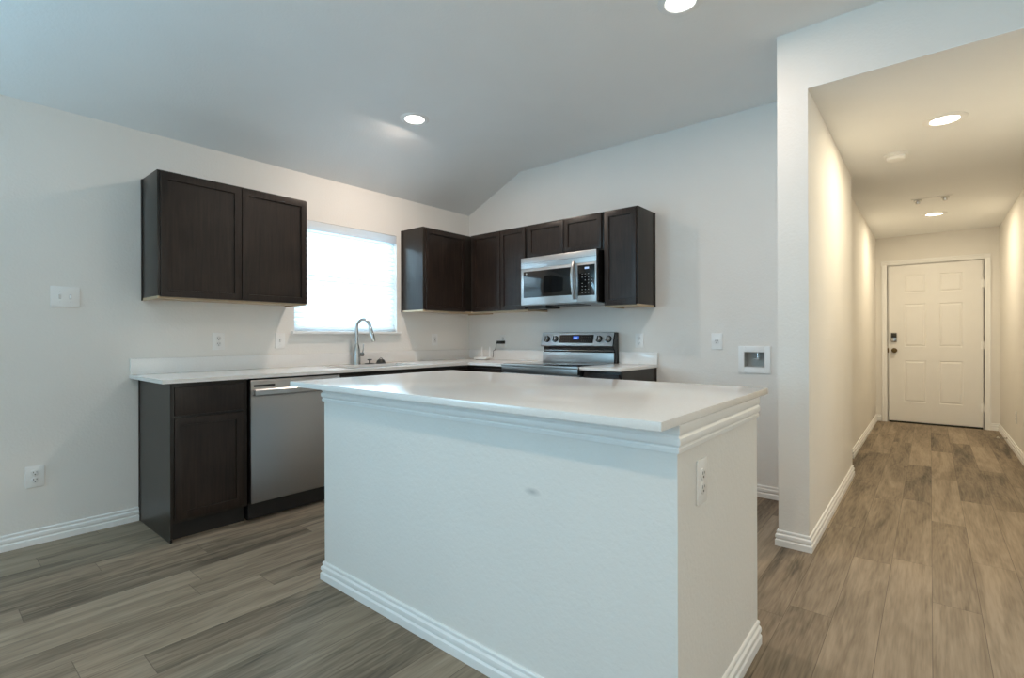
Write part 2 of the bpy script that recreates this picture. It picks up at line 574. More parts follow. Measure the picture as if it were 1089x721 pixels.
# baseboards: stepped profile swept along each run
BASE = [(0, 0), (.0155, 0), (.0155, .030), (.0125, .034), (.0095, .036), (.0095, .040), (.0135, .044), (.0145, .052), (.0130, .060),
        (.0085, .064), (.0065, .066), (.0065, .070), (.0085, .073), (.0085, .079), (.0060, .083), (0, .084)]


def baseboard(name, path, label):
    struct(MB().sweep(BASE, path), name, M['trim'], label, 'baseboard')


baseboard('baseboard_left', [(XA, Y0), (XA, 0.922)], 'white stepped baseboard along the window wall')
baseboard('baseboard_back', [(-1.698, YB), (XS - .0155, YB)], 'white stepped baseboard in alcove beside the range run')
baseboard('baseboard_stub', [(XS, YB), (XS, YH), (XH, YH), (XH, 4.93), (-2.2, 4.93)], 'white stepped baseboard wrapping the stub wall end')
baseboard('baseboard_hall_left', [(-2.2, 5.62), (XF, 5.62), (XF, YD), (DX0 - .074, YD)], 'white baseboard from the side passage to entry door')
baseboard('baseboard_hall_right', [(DX1 + .06, YD), (XR, YD), (XR, YH), (X1, YH)], 'white baseboard carrying the spring door stop')

# ------------------------------------------------------------------ kitchen window with its blind
win = thing('window_1', 'bright kitchen window with raised white sill above the sink', 'window', (XA, WY0, WZ0), R(90), kind='structure')
ww, wh = WY1 - WY0, WZ1 - WZ0
f = MB()
for (a, b_, c, d) in ((0, .045, 0, wh), (ww - .045, ww, 0, wh), (.045, ww - .045, 0, .045), (.045, ww - .045, wh - .045, wh)):
    f.box(a, b_, .075, .125, c, d, .003)
f.build('window_frame', M['vinyl'], win)
f = MB()
f.box(.045, ww - .045, .085, .115, wh * .5 - .02, wh * .5 + .02, .003)
f.build('meeting_rail', M['vinyl'], win)
MB().box(.045, ww - .045, .098, .102, .045, wh * .5 - .02).build('pane', M['pane'], win)
MB().box(.045, ww - .045, .104, .108, wh * .5 + .02, wh - .045).build('pane', M['pane'], win)
MB().box(-.03, ww + .03, -.042, .075, -.022, 0, .004).build('window_sill', M['trim'], win)

bl = thing('window_blind', 'white horizontal slat blind lowered in front of sink window', 'blind', (XA, WY0, WZ0), R(90))
b = MB()
b.box(.004, ww - .004, .008, .062, wh - .048, wh - .002, .003)
b.build('headrail', M['blind'], bl)
MB().box(.002, ww - .002, .000, .008, wh - .075, wh - .002, .003).build('valance', M['blind'], bl)
s = MB()
nsl = 21
for k in range(nsl):
    z = .045 + k * (wh - .12) / (nsl - 1)
    a = R(50)
    pts = []
    for j in range(7):
        t = (j / 6 - .5) * .050
        crown = .003 * (1 - (2 * (j / 6) - 1) ** 2)
        pts.append((.035 + t * math.cos(a) - crown * math.sin(a), z + t * math.sin(a) + crown * math.cos(a)))
    poly = pts + [(y - .0026 * math.sin(a) * -1, zq - .0026 * math.cos(a)) for (y, zq) in pts[::-1]]
    s.prism(poly, .006, ww - .006, 'x')
s.build('slats', M['blind'], bl)
MB().box(.006, ww - .006, .012, .060, .004, .022, .003).build('bottom_rail', M['blind'], bl)
c = MB()
for t in (.14, ww * .5, ww - .14):
    c.tube([(t, .010, .02), (t, .010, wh - .05)], .0009, 6)
    c.tube([(t, .060, .02), (t, .060, wh - .05)], .0009, 6)
c.build('ladder_cord', M['vinyl'], bl)

# three unseen living room windows, added to frame the fill lamps set above
for k, (loc, rz, lab) in enumerate((((XA, LY0, LZ0), 90, 'unseen white framed living room window beyond the left frame edge'),
                                    ((X1, PY1, LZ0), -90, 'unseen white framed patio side window right of the camera'),
                                    ((RX1, Y0, LZ0), 180, 'unseen white framed rear window behind the camera'))):
    w = thing('window_%d' % (k + 2), lab, 'window', loc, R(rz), kind='structure')
    f = MB()
    W_, H_ = 1.9, LZ1 - LZ0
    for (p, q, r_, t) in ((0, .05, 0, H_), (W_ - .05, W_, 0, H_), (.05, W_ - .05, 0, .05), (.05, W_ - .05, H_ - .05, H_), (W_ / 2 - .025, W_ / 2 + .025, .05, H_ - .05)):
        f.box(p, q, .06, .11, r_, t, .003)
    f.build('window_frame', M['vinyl'], w)

# ------------------------------------------------------------------ entry door
dr = thing('door_1', 'white six panel entry door at the end of the hall', 'door', (DX0, YD, 0), 0, kind='structure')
dw, dh = DX1 - DX0, DZ


def panel_door(x0, x1, y0, y1, z0, z1, panels):
    """slab whose front (-y) face carries raised panels"""
    bm = bmesh.new()
    xs = sorted({x0, x1} | {p for q in panels for p in q[:2]})
    zs = sorted({z0, z1} | {p for q in panels for p in q[2:]})
    V = {(i, j): bm.verts.new((x, y0, z)) for i, x in enumerate(xs) for j, z in enumerate(zs)}
    cells = {}
    for i in range(len(xs) - 1):
        for j in range(len(zs) - 1):
            cells[(i, j)] = bm.faces.new((V[i, j], V[i + 1, j], V[i + 1, j + 1], V[i, j + 1]))
    back = [bm.verts.new(p) for p in ((x0, y1, z0), (x1, y1, z0), (x1, y1, z1), (x0, y1, z1))]
    bm.faces.new(back[::-1])
    nx, nz_ = len(xs) - 1, len(zs) - 1
    bm.faces.new([V[i, 0] for i in range(nx, -1, -1)] + [back[0], back[1]])
    bm.faces.new([V[i, nz_] for i in range(nx + 1)] + [back[2], back[3]])
    bm.faces.new([V[0, j] for j in range(nz_ + 1)] + [back[3], back[0]])
    bm.faces.new([V[nx, j] for j in range(nz_, -1, -1)] + [back[1], back[2]])
    bm.normal_update()
    for q in panels:
        i, j = xs.index(q[0]), zs.index(q[2])
        fc = cells[(i, j)]
        for th, dy in ((.006, .007), (.012, 0.0), (.022, -.006)):
            bmesh.ops.inset_region(bm, faces=[fc], thickness=th, depth=0)
            for v in fc.verts:
                v.co.y += dy
    mb = MB()
    mb.bm.free()
    mb.bm = bm
    return mb


px = [(.172, .390), (.520, .742)]
pz = [(.275, .815), (.995, 1.550), (1.695, 1.925)]
slab = panel_door(.008, dw - .008, .012, .056, .022, dh - .006, [(a, b_, c_, d_) for (a, b_) in px for (c_, d_) in pz])
slab.build('door_slab', M['door'], dr, angle=12)
cs = MB()
CAS = [(0, 0), (.058, 0), (.058, .018), (.046, .018), (.040, .013), (.016, .011), (.010, .008), (0, .008)]   # across, thickness
for (x0, x1) in ((-.074, -.008), (dw + .008, dw + .066)):
    sgn = x0 > 0
    poly = [((x0 + c_) if sgn else (x1 - c_), -t) for c_, t in CAS]
    cs.prism(poly, 0, dh + .006, 'z')
cs.prism([(-t, dh + .006 + c_) for c_, t in CAS], -.074, dw + .066, 'x')
cs.build('door_casing', M['trim'], dr)
jb = MB()
jb.box(-.008, .005, 0, .125, 0, dh).box(dw - .005, dw + .008, 0, .125, 0, dh).box(-.008, dw + .008, 0, .125, dh - .004, dh + .006)
jb.build('door_jamb', M['trim'], dr)
MB().box(.005, dw - .005, .0, .125, 0.0005, .018, .003).build('threshold', M['bronze'], dr)
lk = MB()
lk.box(.030, .096, -.020, .012, 1.055, 1.180, .012, 3)
lko = lk.build('keypad_lock', M['nickel'], dr)
lko['label'] = 'nickel keypad deadbolt with black touch pad'
MB().box(.036, .090, -.0235, -.019, 1.112, 1.172, .004).build('keypad', M['bronze'], lko)
MB().lathe([(0, -.032), (.012, -.032), (.014, -.020), (.014, -.018)], (.063, 0, 1.083), 'y', 20).build('lock_cylinder', M['nickel'], lko)
kb = MB().lathe([(0, -.062), (.020, -.061), (.027, -.050), (.026, -.036), (.013, -.026), (.012, -.010), (.031, -.006), (.032, .012)], (.066, 0, .945), 'y', 28)
kb = kb.build('door_knob', M['brass'], dr)
kb['label'] = 'dark brass round door knob'
MB().box(-.006, .007, -.002, .030, .915, .975, .001).build('strike_plate', M['brass'], dr)
for z in (.21, .97, 1.72):
    h = MB()
    h.tube([(dw - .003, -.006, z), (dw - .003, -.006, z + .095)], .0075, 12)
    h.box(dw - .022, dw + .016, -.001, .013, z, z + .095)
    h.build('hinge', M['trim'], dr)

# spring door stop on the right hand baseboard
ds = thing('door_stop', 'small spring door stop with white tip on hall baseboard', 'door stop', (XR - .0155, 7.42, .050), R(-90))
sp = MB()
pts = [(.0055 * math.cos(t * .9), -.004 - .0011 * t, .0055 * math.sin(t * .9)) for t in range(56)]
sp.tube(pts, .0014, 6)
sp.build('spring', M['nickel'], ds)
MB().lathe([(0, 0), (.011, 0), (.011, -.004), (0, -.005)], (0, 0, 0), 'y', 16).build('mounting_base', M['nickel'], ds)
MB().lathe([(0, -.080), (.007, -.079), (.008, -.066), (.006, -.062), (0, -.062)], (0, 0, 0), 'y', 16).build('rubber_tip', M['rubber'], ds)

# ------------------------------------------------------------------ cabinets


def shaker(name, parent, x0, x1, z0, z1, yf, t=.019, rail=.058, mat=None, depth=.010):
    """flat recessed panel door; front at local y = yf"""
    mat = mat or M['wood']
    mb = MB()
    mb.box(x0, x1, yf, yf + t, z0, z1)
    bm = mb.bm
    bm.faces.ensure_lookup_table()
    fr = [fc for fc in bm.faces if fc.calc_center_median().y < yf + 1e-5][0]
    bm.normal_update()
    if rail:
        bmesh.ops.inset_region(bm, faces=[fr], thickness=rail, depth=0)
        bmesh.ops.inset_region(bm, faces=[fr], thickness=.0025, depth=0)
        for v in fr.verts:
            v.co.y += depth
    out = [e for e in bm.edges if all(abs(v.co.y - yf) < 1e-6 for v in e.verts)
           and (all(abs(v.co.x - x0) < 1e-6 for v in e.verts) or all(abs(v.co.x - x1) < 1e-6 for v in e.verts)
                or all(abs(v.co.z - z0) < 1e-6 for v in e.verts) or all(abs(v.co.z - z1) < 1e-6 for v in e.verts))]
    bmesh.ops.bevel(bm, geom=out, offset=.0025, segments=2, profile=.6, affect='EDGES')
    return mb.build(name, mat, parent, angle=25)


def upper_cabinet(label, loc, rotz, w, h, doors, depth=.33, sides=(True, True), under=True, group='upper cabinets'):
    t = thing('wall_cabinet', label, 'cabinet', loc, rotz, group)
    d = depth - .019
    b = MB()
    b.box(0, w, -d, -.001, 0.016, h, .0015)
    b.build('cabinet_box', M['wood_side'], t)
    b = MB()
    b.box(0, .014, -d, -.001, 0, .016).box(w - .014, w, -d, -.001, 0, .016).box(.014, w - .014, -d, -d + .020, 0, .016)
    b.build('bottom_rim', M['wood_under'] if under else M['wood_side'], t)
    if under:
        MB().box(.0145, w - .0145, -d + .0205, -.0015, .010, .0158).build('bottom_panel', M['wood_under'], t)['label'] = 'pale unfinished maple underside'
    for k, on in enumerate(sides):
        if on:
            x = (-.004, 0.0) if k == 0 else (w, w + .004)
            MB().box(x[0], x[1], -.022, -.001, .0, h, .001).build('scribe_strip', M['wood'], t)
    for (a, c_) in doors:
        shaker('door', t, a, c_, .012, h - .012, -depth)
    return t


UZ, UH = 1.372, .762
upper_cabinet('dark espresso two door upper cabinet left of the kitchen window', (XA, .940, UZ), R(90), .922, UH,
              [(.012, .4655), (.4695, .916)], sides=(True, False))
upper_cabinet('dark espresso single door upper cabinet right of window in corner', (XA, 2.957, UZ), R(90), YB - 2.957 - .002, UH,
              [(.022, .520)], sides=(True, False))
upper_cabinet('dark espresso narrow two door upper cabinet between corner and microwave', (XA + .332, YB, UZ), 0, .704, UH,
              [(.040, .396), (.400, .694)], sides=(False, False))
upper_cabinet('short dark espresso two door cabinet above the microwave', (-2.768, YB, 1.832), 0, .770, .302,
              [(.012, .392), (.398, .756)], sides=(False, False), under=False)
upper_cabinet('dark espresso tall single door upper cabinet right of the microwave', (-1.992, YB, UZ), 0, .287, UH,
              [(.006, .276)], sides=(False, True))


def base_cabinet(name, label, loc, rotz, w, doors=(), drawers=(), h=.887, depth=.60, end=None, group='base cabinets', hollow=False):
    t = thing(name, label, 'cabinet', loc, rotz, group)
    d = depth - .019
    b = MB()
    if hollow:
        b.box(0, .018, -d, -.001, .105, h).box(w - .018, w, -d, -.001, .105, h).box(.018, w - .018, -d, -.001, .105, .123)
        b.box(.018, w - .018, -.007, -.001, .123, h).box(.018, w - .018, -d, -d + .019, h - .040, h).box(.018, w - .018, -d, -d + .019, .680, .712)
    else:
        b.box(0, w, -d, -.001, .105, h, .0012)
    b.build('cabinet_box', M['wood_side'], t)
    MB().box(.0, w, -d + .055, -.012, 0, .105).build('toe_kick', M['kick'], t)
    if end is not None:
        x = (-.012, 0.0) if end == 0 else (w, w + .012)
        prof = [(-.001, 0), (-d + .004, 0), (-d + .004, .02), (-d - .004, .024), (-d - .004, h), (-.001, h)]
        MB().prism(prof, x[0], x[1], 'x').build('end_panel', M['wood_side'], t)
        x2 = (-.0155, -.012) if end == 0 else (w + .012, w + .0155)
        MB().box(x2[0], x2[1], -.022, -.001, 0, h).build('scribe_strip', M['wood'], t)
    for (a, c_, z0, z1) in drawers:
        shaker('drawer_front', t, a, c_, z0, z1, -depth, rail=0)
    for (a, c_, z0, z1) in doors:
        shaker('door', t, a, c_, z0, z1, -depth)
    return t


base_cabinet('base_cabinet', 'dark espresso base cabinet with one drawer, left of the dishwasher', (XA, .935, 0), R(90), .397,
             doors=[(.008, .370, .125, .690)], drawers=[(.008, .370, .705, .862)], end=0)
base_cabinet('sink_base_cabinet', 'dark espresso sink base cabinet right of the dishwasher', (XA, 1.950, 0), R(90), .93,
             doors=[(.012, .462, .125, .690), (.468, .918, .125, .690)], drawers=[(.012, .918, .705, .862)], hollow=True)
base_cabinet('corner_base_cabinet', 'dark espresso corner base cabinet between sink and range', (XA, 2.882, 0), R(90), YB - 2.882 - .602,
             doors=[(.012, .360, .125, .850)])
base_cabinet('base_cabinet', 'dark espresso base cabinet left of the range, in the corner', (XA + .002, YB, 0), 0, -2.797 - XA - .002,
             doors=[(.640, 1.000, .125, .690)], drawers=[(.640, 1.000, .705, .862)])
base_cabinet('base_cabinet', 'narrow dark espresso base cabinet with white top right of the range', (-2.022, YB, 0), 0, .312,
             doors=[(.008, .304, .125, .690)], drawers=[(.008, .304, .705, .862)], end=1)

# ------------------------------------------------------------------ countertops
ZC, TC = .910, .022
SY0, SY1, SX0, SX1 = 2.06, 2.78, -3.66, -3.28      # sink cut-out
ct = thing('countertop', 'white quartz countertop along the window wall around the sink', 'countertop', (XA, .876, ZC))
cx0, cy0 = XA, .876


def slab_boxes(boxes):
    b = MB()
    for (x0, x1, y0, y1) in boxes:
        b.box(x0 - cx0, x1 - cx0, y0 - cy0, y1 - cy0, -TC, 0)
    bmesh.ops.remove_doubles(b.bm, verts=b.bm.verts[:], dist=1e-5)
    return b


XE = -3.182
b = MB()
# worktop as one flat ring of quads round the sink and an L to the range
plan_x = [XA + .001, SX0, SX1, XE, -2.797]
plan_y = [.876, SY0, SY1, 3.222, YB - .001]
bm = b.bm
g = {}
for i, x in enumerate(plan_x):
    for j, y in enumerate(plan_y):
        g[i, j] = bm.verts.new((x - cx0, y - cy0, 0))
fs = []
for i in range(4):
    for j in range(4):
        if i == 3 and j < 3:
            continue
        if i == 1 and j == 1:
            continue
        fs.append(bm.faces.new((g[i, j], g[i + 1, j], g[i + 1, j + 1], g[i, j + 1])))
ex = bmesh.ops.extrude_face_region(bm, geom=fs)
for v in [e for e in ex['geom'] if isinstance(e, bmesh.types.BMVert)]:
    v.co.z -= TC
bmesh.ops.delete(bm, geom=[v for v in bm.verts if not v.link_faces], context='VERTS')
b.build('worktop', M['quartz'], ct, angle=20)
c2 = thing('countertop', 'small white quartz countertop section right of the range', 'countertop', (-2.022, YB, ZC))
MB().box(0, .339, -.640, -.001, -TC, 0, .0015).build('worktop', M['quartz'], c2)


def backsplash(label, x0, x1, y0, y1):
    o = MB().box(x0, x1, y0, y1, ZC + .0003, ZC + .100, .0015).build('backsplash', M['quartz'])
    tag(o, label, 'backsplash', 'quartz backsplash strips')


backsplash('long low white quartz backsplash strip on the window wall', XA + .001, XA + .020, .876, YB - .001)
backsplash('low white quartz backsplash strip behind the router, left of range', XA + .0205, -2.797, YB - .020, YB - .001)
backsplash('short low white quartz backsplash strip right of the range', -2.022, -1.683, YB - .020, YB - .001)

# sink, undermount bowl
sk = thing('kitchen_sink', 'stainless undermount sink bowl in the countertop under the window', 'sink', ((SX0 + SX1) / 2, (SY0 + SY1) / 2, ZC - TC))
hx, hy, dz = (SX1 - SX0) / 2 + .004, (SY1 - SY0) / 2 + .004, .20
b = MB()
bm = b.bm
loops = []
for (ins, z) in ((-.02, -.0005), (0, -.0005), (.004, -.02), (.012, -dz + .03), (.035, -dz)):
    loops.append([bm.verts.new(p) for p in ((-hx + ins, -hy + ins, z), (hx - ins, -hy + ins, z), (hx - ins, hy - ins, z), (-hx + ins, hy - ins, z))])
for A, B in zip(loops, loops[1:]):
    for k in range(4):
        bm.faces.new((A[k], A[(k + 1) % 4], B[(k + 1) % 4], B[k]))
bm.faces.new(loops[-1])
so = b.build('sink_bowl', M['steel'], sk)
sm = so.modifiers.new('shell', 'SOLIDIFY')
sm.thickness = .002
sm.offset = -1
MB().lathe([(.0, .003), (.035, .003), (.045, .005), (.047, .001)], (0, 0, -dz), 'z', 28).build('drain', M['chrome'], sk)

# faucet
FX, FY = -3.715, 2.418
fa = thing('kitchen_faucet', 'brushed nickel gooseneck pull down faucet behind the sink', 'faucet', (FX, FY, ZC))
MB().lathe([(0, 0), (.034, 0), (.034, .004), (.031, .010), (.030, .080), (.028, .125), (.0200, .155), (.0150, .175), (0, .175)], n=28).build('faucet_body', M['nickel'], fa)
# the neck swings towards the sink (+x) and slightly towards the range (+y)
dirv = Vector((.80, .60, 0)).normalized()
ra = .056
pts = [Vector((0, 0, .16)), Vector((0, 0, .24)), Vector((0, 0, .318))]
for k in range(1, 15):
    a = PI - PI * k / 14 * 0.95
    pts.append(Vector((0, 0, .318)) + dirv * (ra + ra * math.cos(a)) + Vector((0, 0, ra * math.sin(a) * 1.12)))
end = pts[-1]
MB().tube(pts, .0145, 18).build('gooseneck', M['nickel'], fa)
tdir = (pts[-1] - pts[-2]).normalized()
q0, q1, q2, q3 = end, end + tdir * .012, end + tdir * .115, end + tdir * .138
MB().tube([q0, q1, q2, q3], [.0135, .0165, .0185, .0165], 20).build('spray_head', M['chrome'], fa)
hd = MB()
hd.tube([(0, .020, .085), (0, .062, .085)], .0165, 18)
hd.tube([(0, .052, .090), (.004, .060, .118), (.006, .063, .172)], [.0060, .0055, .0045], 12)
hd.build('handle', M['nickel'], fa)

st = thing('sink_stopper', 'small dark sink stopper with knob standing beside the faucet', 'sink stopper', (-3.715, 2.545, ZC))
MB().lathe([(0, 0), (.044, 0), (.045, .004), (.036, .008), (0, .009)], n=28).build('stopper_disc', M['bronze'], st)
MB().lathe([(.007, .009), (.007, .030), (.020, .033), (.020, .040), (0, .042)], n=20).build('stopper_knob', M['black'], st)
ss = thing('sink_strainer', 'small dark strainer basket turned upside down beyond the sink stopper', 'sink strainer', (-3.715, 2.660, ZC))
MB().lathe([(.047, 0), (.047, .004), (.040, .008), (.034, .026), (.022, .036), (0, .038)], n=28).build('strainer_basket', M['bronze'], ss)
hb = MB()
hb.tube([(0, -.014, .034), (0, -.012, .044), (0, 0, .049), (0, .012, .044), (0, .014, .034)], .0025, 8)
hb.build('strainer_handle', M['black'], ss)

# ------------------------------------------------------------------ dishwasher (stands between the two base cabinets on the window wall)
dwt = thing('dishwasher', 'stainless steel dishwasher with bar handle in window wall cabinets', 'dishwasher', (XA, 1.337, 0), R(90))
DW = .608
MB().box(.004, DW - .004, -.570, -.01, .012, .876).build('tub', M['black'], dwt)
b = MB()
b.prism([(-.572, .118), (-.612, .118), (-.616, .122), (-.616, .866), (-.612, .876), (-.572, .876)], .003, DW - .003, 'x')
b.build('door', M['steel_v'], dwt)
MB().box(.020, .150, -.6175, -.6158, .834, .847, .0005).build('vent_slot', M['black'], dwt)
hnd = MB()
hpts = [(.016 + (DW - .032) * k / 20, -.640 - .014 * math.sin(PI * k / 20), .798) for k in range(21)]
A = []
for p in hpts:
    A.append([(p[0], p[1], p[2] + .024), (p[0], p[1] - .009, p[2] + .016), (p[0], p[1] - .009, p[2] - .012), (p[0], p[1], p[2] - .016), (p[0], p[1] + .008, p[2])])
rows = [[hnd.bm.verts.new(v) for v in r_] for r_ in A]
for P_, Q_ in zip(rows, rows[1:]):
    for k in range(5):
        hnd.bm.faces.new((P_[k], P_[(k + 1) % 5], Q_[(k + 1) % 5], Q_[k]))
hnd.bm.faces.new(rows[0]); hnd.bm.faces.new(rows[-1][::-1])
for x in (.016, DW - .040):
    hnd.box(x, x + .024, -.642, -.615, .788, .812)
hnd.build('handle', M['steel'], dwt)
MB().box(.006, DW - .006, -.545, -.530, .004, .114).build('kick_plate', M['black_gloss'], dwt)
MB().tube([(.03, -.50, 0), (.03, -.50, .012)], .015, 12).build('levelling_foot', M['black'], dwt)
MB().tube([(DW - .03, -.50, 0), (DW - .03, -.50, .012)], .015, 12).build('levelling_foot', M['black'], dwt)

# ------------------------------------------------------------------ range
RX, RW = -2.790, .762
rg = thing('range', 'stainless steel electric range with black glass cooktop and knobs on backguard', 'range', (RX, YB, 0))
MB().box(.002, RW - .002, -.620, -.012, .03, .895).build('range_body', M['steel_dark'], rg)
MB().box(.0, RW, -.655, -.075, .893, .911, .003).build('cooktop_frame', M['steel'], rg)
MB().box(.014, RW - .014, -.640, -.085, .9105, .9135, .001).build('cooktop_glass', M['glassblack'], rg)
od = MB()
od.box(.004, RW - .004, -.662, -.622, .235, .838, .004)
odo = od.build('oven_door', M['steel'], rg)
MB().box(.11, RW - .11, -.664, -.6615, .36, .70, .001).build('oven_window', M['glassblack'], odo)
hh = MB()
hh.tube([(.05, -.700, .790), (RW - .05, -.700, .790)], .012, 16)
hh.tube([(.09, -.700, .790), (.09, -.660, .790)], .009, 12).tube([(RW - .09, -.700, .790), (RW - .09, -.660, .790)], .009, 12)
hh.build('oven_handle', M['steel'], odo)
MB().box(.004, RW - .004, -.652, -.622, .846, .892, .003).build('front_rail', M['steel_dark'], rg)
MB().box(.004, RW - .004, -.655, -.622, .045, .225, .004).build('warming_drawer', M['steel'], rg)
for x in (.03, RW - .03):
    MB().tube([(x, -.58, 0), (x, -.58, .031)], .015, 12).build('levelling_foot', M['black'], rg)
# backguard: riser, recessed black slot, tilted control panel
MB().box(.012, RW - .012, -.074, -.030, .911, 1.000, .002).build('backguard_riser', M['steel'], rg)
MB().prism([(-.014, .911), (-.040, .911), (-.040, 1.05), (-.014, 1.06)], .002, .010, 'x').build('backguard_end', M['black_gloss'], rg)
MB().prism([(-.012, .911), (-.074, .911), (-.060, 1.00), (-.100, 1.05), (-.102, 1.058), (-.068, 1.172), (-.012, 1.172)], RW - .010, RW - .001, 'x').build('backguard_end', M['black_gloss'], rg)
MB().box(.010, RW - .010, -.050, -.013, 1.000, 1.060).build('backguard_slot', M['black_gloss'], rg)
b = MB()
b.tube([(.012, -.066, 1.016), (RW - .012, -.066, 1.016)], .004, 10)
b.build('chrome_strip', M['chrome'], rg)
b = MB()
b.prism([(-.014, 1.052), (-.100, 1.052), (-.106, 1.060), (-.072, 1.174), (-.066, 1.178), (-.014, 1.178)], .010, RW - .010, 'x')
cpan = b.build('control_panel', M['steel'], rg)
tilt = Vector((0, -.106 + .072, 1.060 - 1.174)).normalized()     # down the face
nrm = Vector((0, -(1.174 - 1.060), -.034)).normalized()
nrm = Vector((0, -.9583, .2857))
fc0 = Vector((0, -.089, 1.117))


def on_panel(x, up, off):
    return Vector((x, fc0.y, fc0.z)) + Vector((0, .2857, .9583)) * up + nrm * off


def panel_plate(mb, x0, x1, u0, u1, o0, o1):
    P_ = [on_panel(x, u, o) for o in (o0, o1) for (x, u) in ((x0, u0), (x1, u0), (x1, u1), (x0, u1))]
    v = [mb.bm.verts.new(p) for p in P_]
    for f_ in ((0, 3, 2, 1), (4, 5, 6, 7), (0, 1, 5, 4), (1, 2, 6, 5), (2, 3, 7, 6), (3, 0, 4, 7)):
        mb.bm.faces.new([v[i] for i in f_])


b = MB()
panel_plate(b, .212, .562, -.036, .038, .0002, .0030)
dpl = b.build('display_panel', M['glassblack'], rg)
b = MB()
panel_plate(b, .355, .415, -.004, .026, .0031, .0034)
b.build('clock_display', M['blue_led'], dpl)
b = MB()
for k in range(4):
    panel_plate(b, .367 + k * .009, .373 + k * .009, .005, .018, .0035, .0037)
b.build('clock_digits', M['white_led'], dpl)
for k in range(5):
    for j in range(3):
        for x in (.235, .445):
            b = MB()
            panel_plate(b, x + k * .02, x + .008 + k * .02, -.022 + j * .018, -.019 + j * .018, .0031, .0033)
            b.build('key', M['print_dim'], dpl)
for x in (.075, .165, .619, .709):
    k0 = on_panel(x, 0, 0)
    b = MB()
    b.tube([k0, k0 + nrm * .008], .030, 28)
    kn = b.build('knob', M['black_gloss'], rg)
    b = MB()
    b.tube([k0 + nrm * .008, k0 + nrm * .028, k0 + nrm * .031], [.0235, .0215, .018], 28)
    b.build('knob_cap', M['steel'], kn)
    b = MB()
    up = Vector((0, .2857, .9583))
    b.tube([k0 + nrm * .033 - up * .020, k0 + nrm * .033 + up * .020], .0045, 8)
    b.build('knob_grip', M['black_gloss'], kn)

# ------------------------------------------------------------------ microwave over the range
MX, MW, MZ, MH, MD = -2.783, .762, 1.412, .418, .385
mw = thing('microwave', 'stainless over-the-range microwave with black glass door under the short cabinet', 'microwave', (MX, YB, MZ))
MB().box(.002, MW - .002, -MD + .028, -.002, .006, MH - .003).build('case', M['black_gloss'], mw)
b = MB()
b.box(.0, MW, -MD - .004, -MD + .028, MH - .098, MH, .003)
vent = b.build('vent_grille', M['steel'], mw)
MB().box(.004, MW - .004, -MD - .0048, -MD - .0038, MH - .052, MH - .050).build('vent_seam', M['slot'], vent)
b = MB()
b.box(.0, .580, -MD - .004, -MD + .028, .004, MH - .099, .003)
md = b.build('door', M['steel'], mw)
b = MB()
b.box(.030, .536, -MD - .0062, -MD - .0035, .068, MH - .122, .001)
b.build('door_window', M['glassblack'], md)
e = MB().lathe([(0, -.0012), (.008, -.0012), (.008, 0)], (.062, -MD - .0058, MH - .142), 'y', 20)
e.build('maker_emblem', M['print'], md)
h = MB()
hp = []
for k in range(13):
    t = k / 12
    hp.append((.556 + .004 * math.cos(PI * t), -MD - .012 - .032 * math.sin(PI * t) ** .7, .030 + t * (MH - .098 - .030 + .02)))
rows = []
for p in hp:
    rows.append([h.bm.verts.new((p[0] + dx, p[1] + dy, p[2])) for dx, dy in ((-.013, .006), (-.010, -.005), (0, -.008), (.010, -.005), (.013, .006), (0, .009))])
for P_, Q_ in zip(rows, rows[1:]):
    for k in range(6):
        h.bm.faces.new((P_[k], P_[(k + 1) % 6], Q_[(k + 1) % 6], Q_[k]))
h.bm.faces.new(rows[0]); h.bm.faces.new(rows[-1][::-1])
h.build('handle', M['steel'], md)
b = MB()
b.box(.582, MW, -MD - .004, -MD + .028, .004, MH - .099, .003)
cp = b.build('control_panel', M['steel'], mw)
b = MB()
b.box(.590, MW - .014, -MD - .0062, -MD - .0035, .056, MH - .116, .001)
kp = b.build('touch_panel', M['glassblack'], mw)
b = MB()
b.box(.655, .695, -MD - .0068, -MD - .0061, MH - .150, MH - .134)
b.build('clock_display', M['white_led'], kp)
for j in range(7):
    for k in range(4):
        if (j + k) % 5 == 4:
            continue
        x = .628 + k * .029
        b = MB()
        b.box(x, x + .008, -MD - .0067, -MD - .0061, .078 + j * .025, .082 + j * .025)
        b.build('key', M['print'], kp)
MB().box(.01, MW - .01, -MD + .03, -.01, .0, .0055).build('bottom_panel', M['steel'], mw)
b = MB()
b.prism([(-.340, -.001), (-.115, -.001), (-.120, -.022), (-.335, -.030)], .040, .230, 'x')
b.build('grease_filter', M['black'], mw)
b = MB()
b.box(.30, .54, -.30, -.10, -.004, .0)
b.build('grease_filter', M['black'], mw)

# ------------------------------------------------------------------ island
IX0, IX1, IY0, IY1 = -2.195, -.4965, 1.254, 2.016
isl = thing('kitchen_island', 'off-white plastered kitchen island with white baseboard in room centre', 'kitchen island', ((IX0 + IX1) / 2, (IY0 + IY1) / 2, 0))
ox, oy = (IX0 + IX1) / 2, (IY0 + IY1) / 2
L = lambda pts: [(x - ox, y - oy) for x, y in pts]
MB().box(IX0 - ox, IX1 - ox, IY0 - oy, IY1 - oy, 0, .911).build('island_body', scuffed_paint(M['paint'], (-.963 - ox, IY0 - oy, .649)), isl)
# baseboard and the mould under the top run round front and both ends
ipath = L([(IX0, IY1), (IX0, IY0), (IX1, IY0), (IX1, IY1)])
# path runs so that 'out' points away from the island
ipath_r = ipath[::-1]


def out_sweep(prof, path):
    mb = MB()
    return mb.sweep(prof, path)


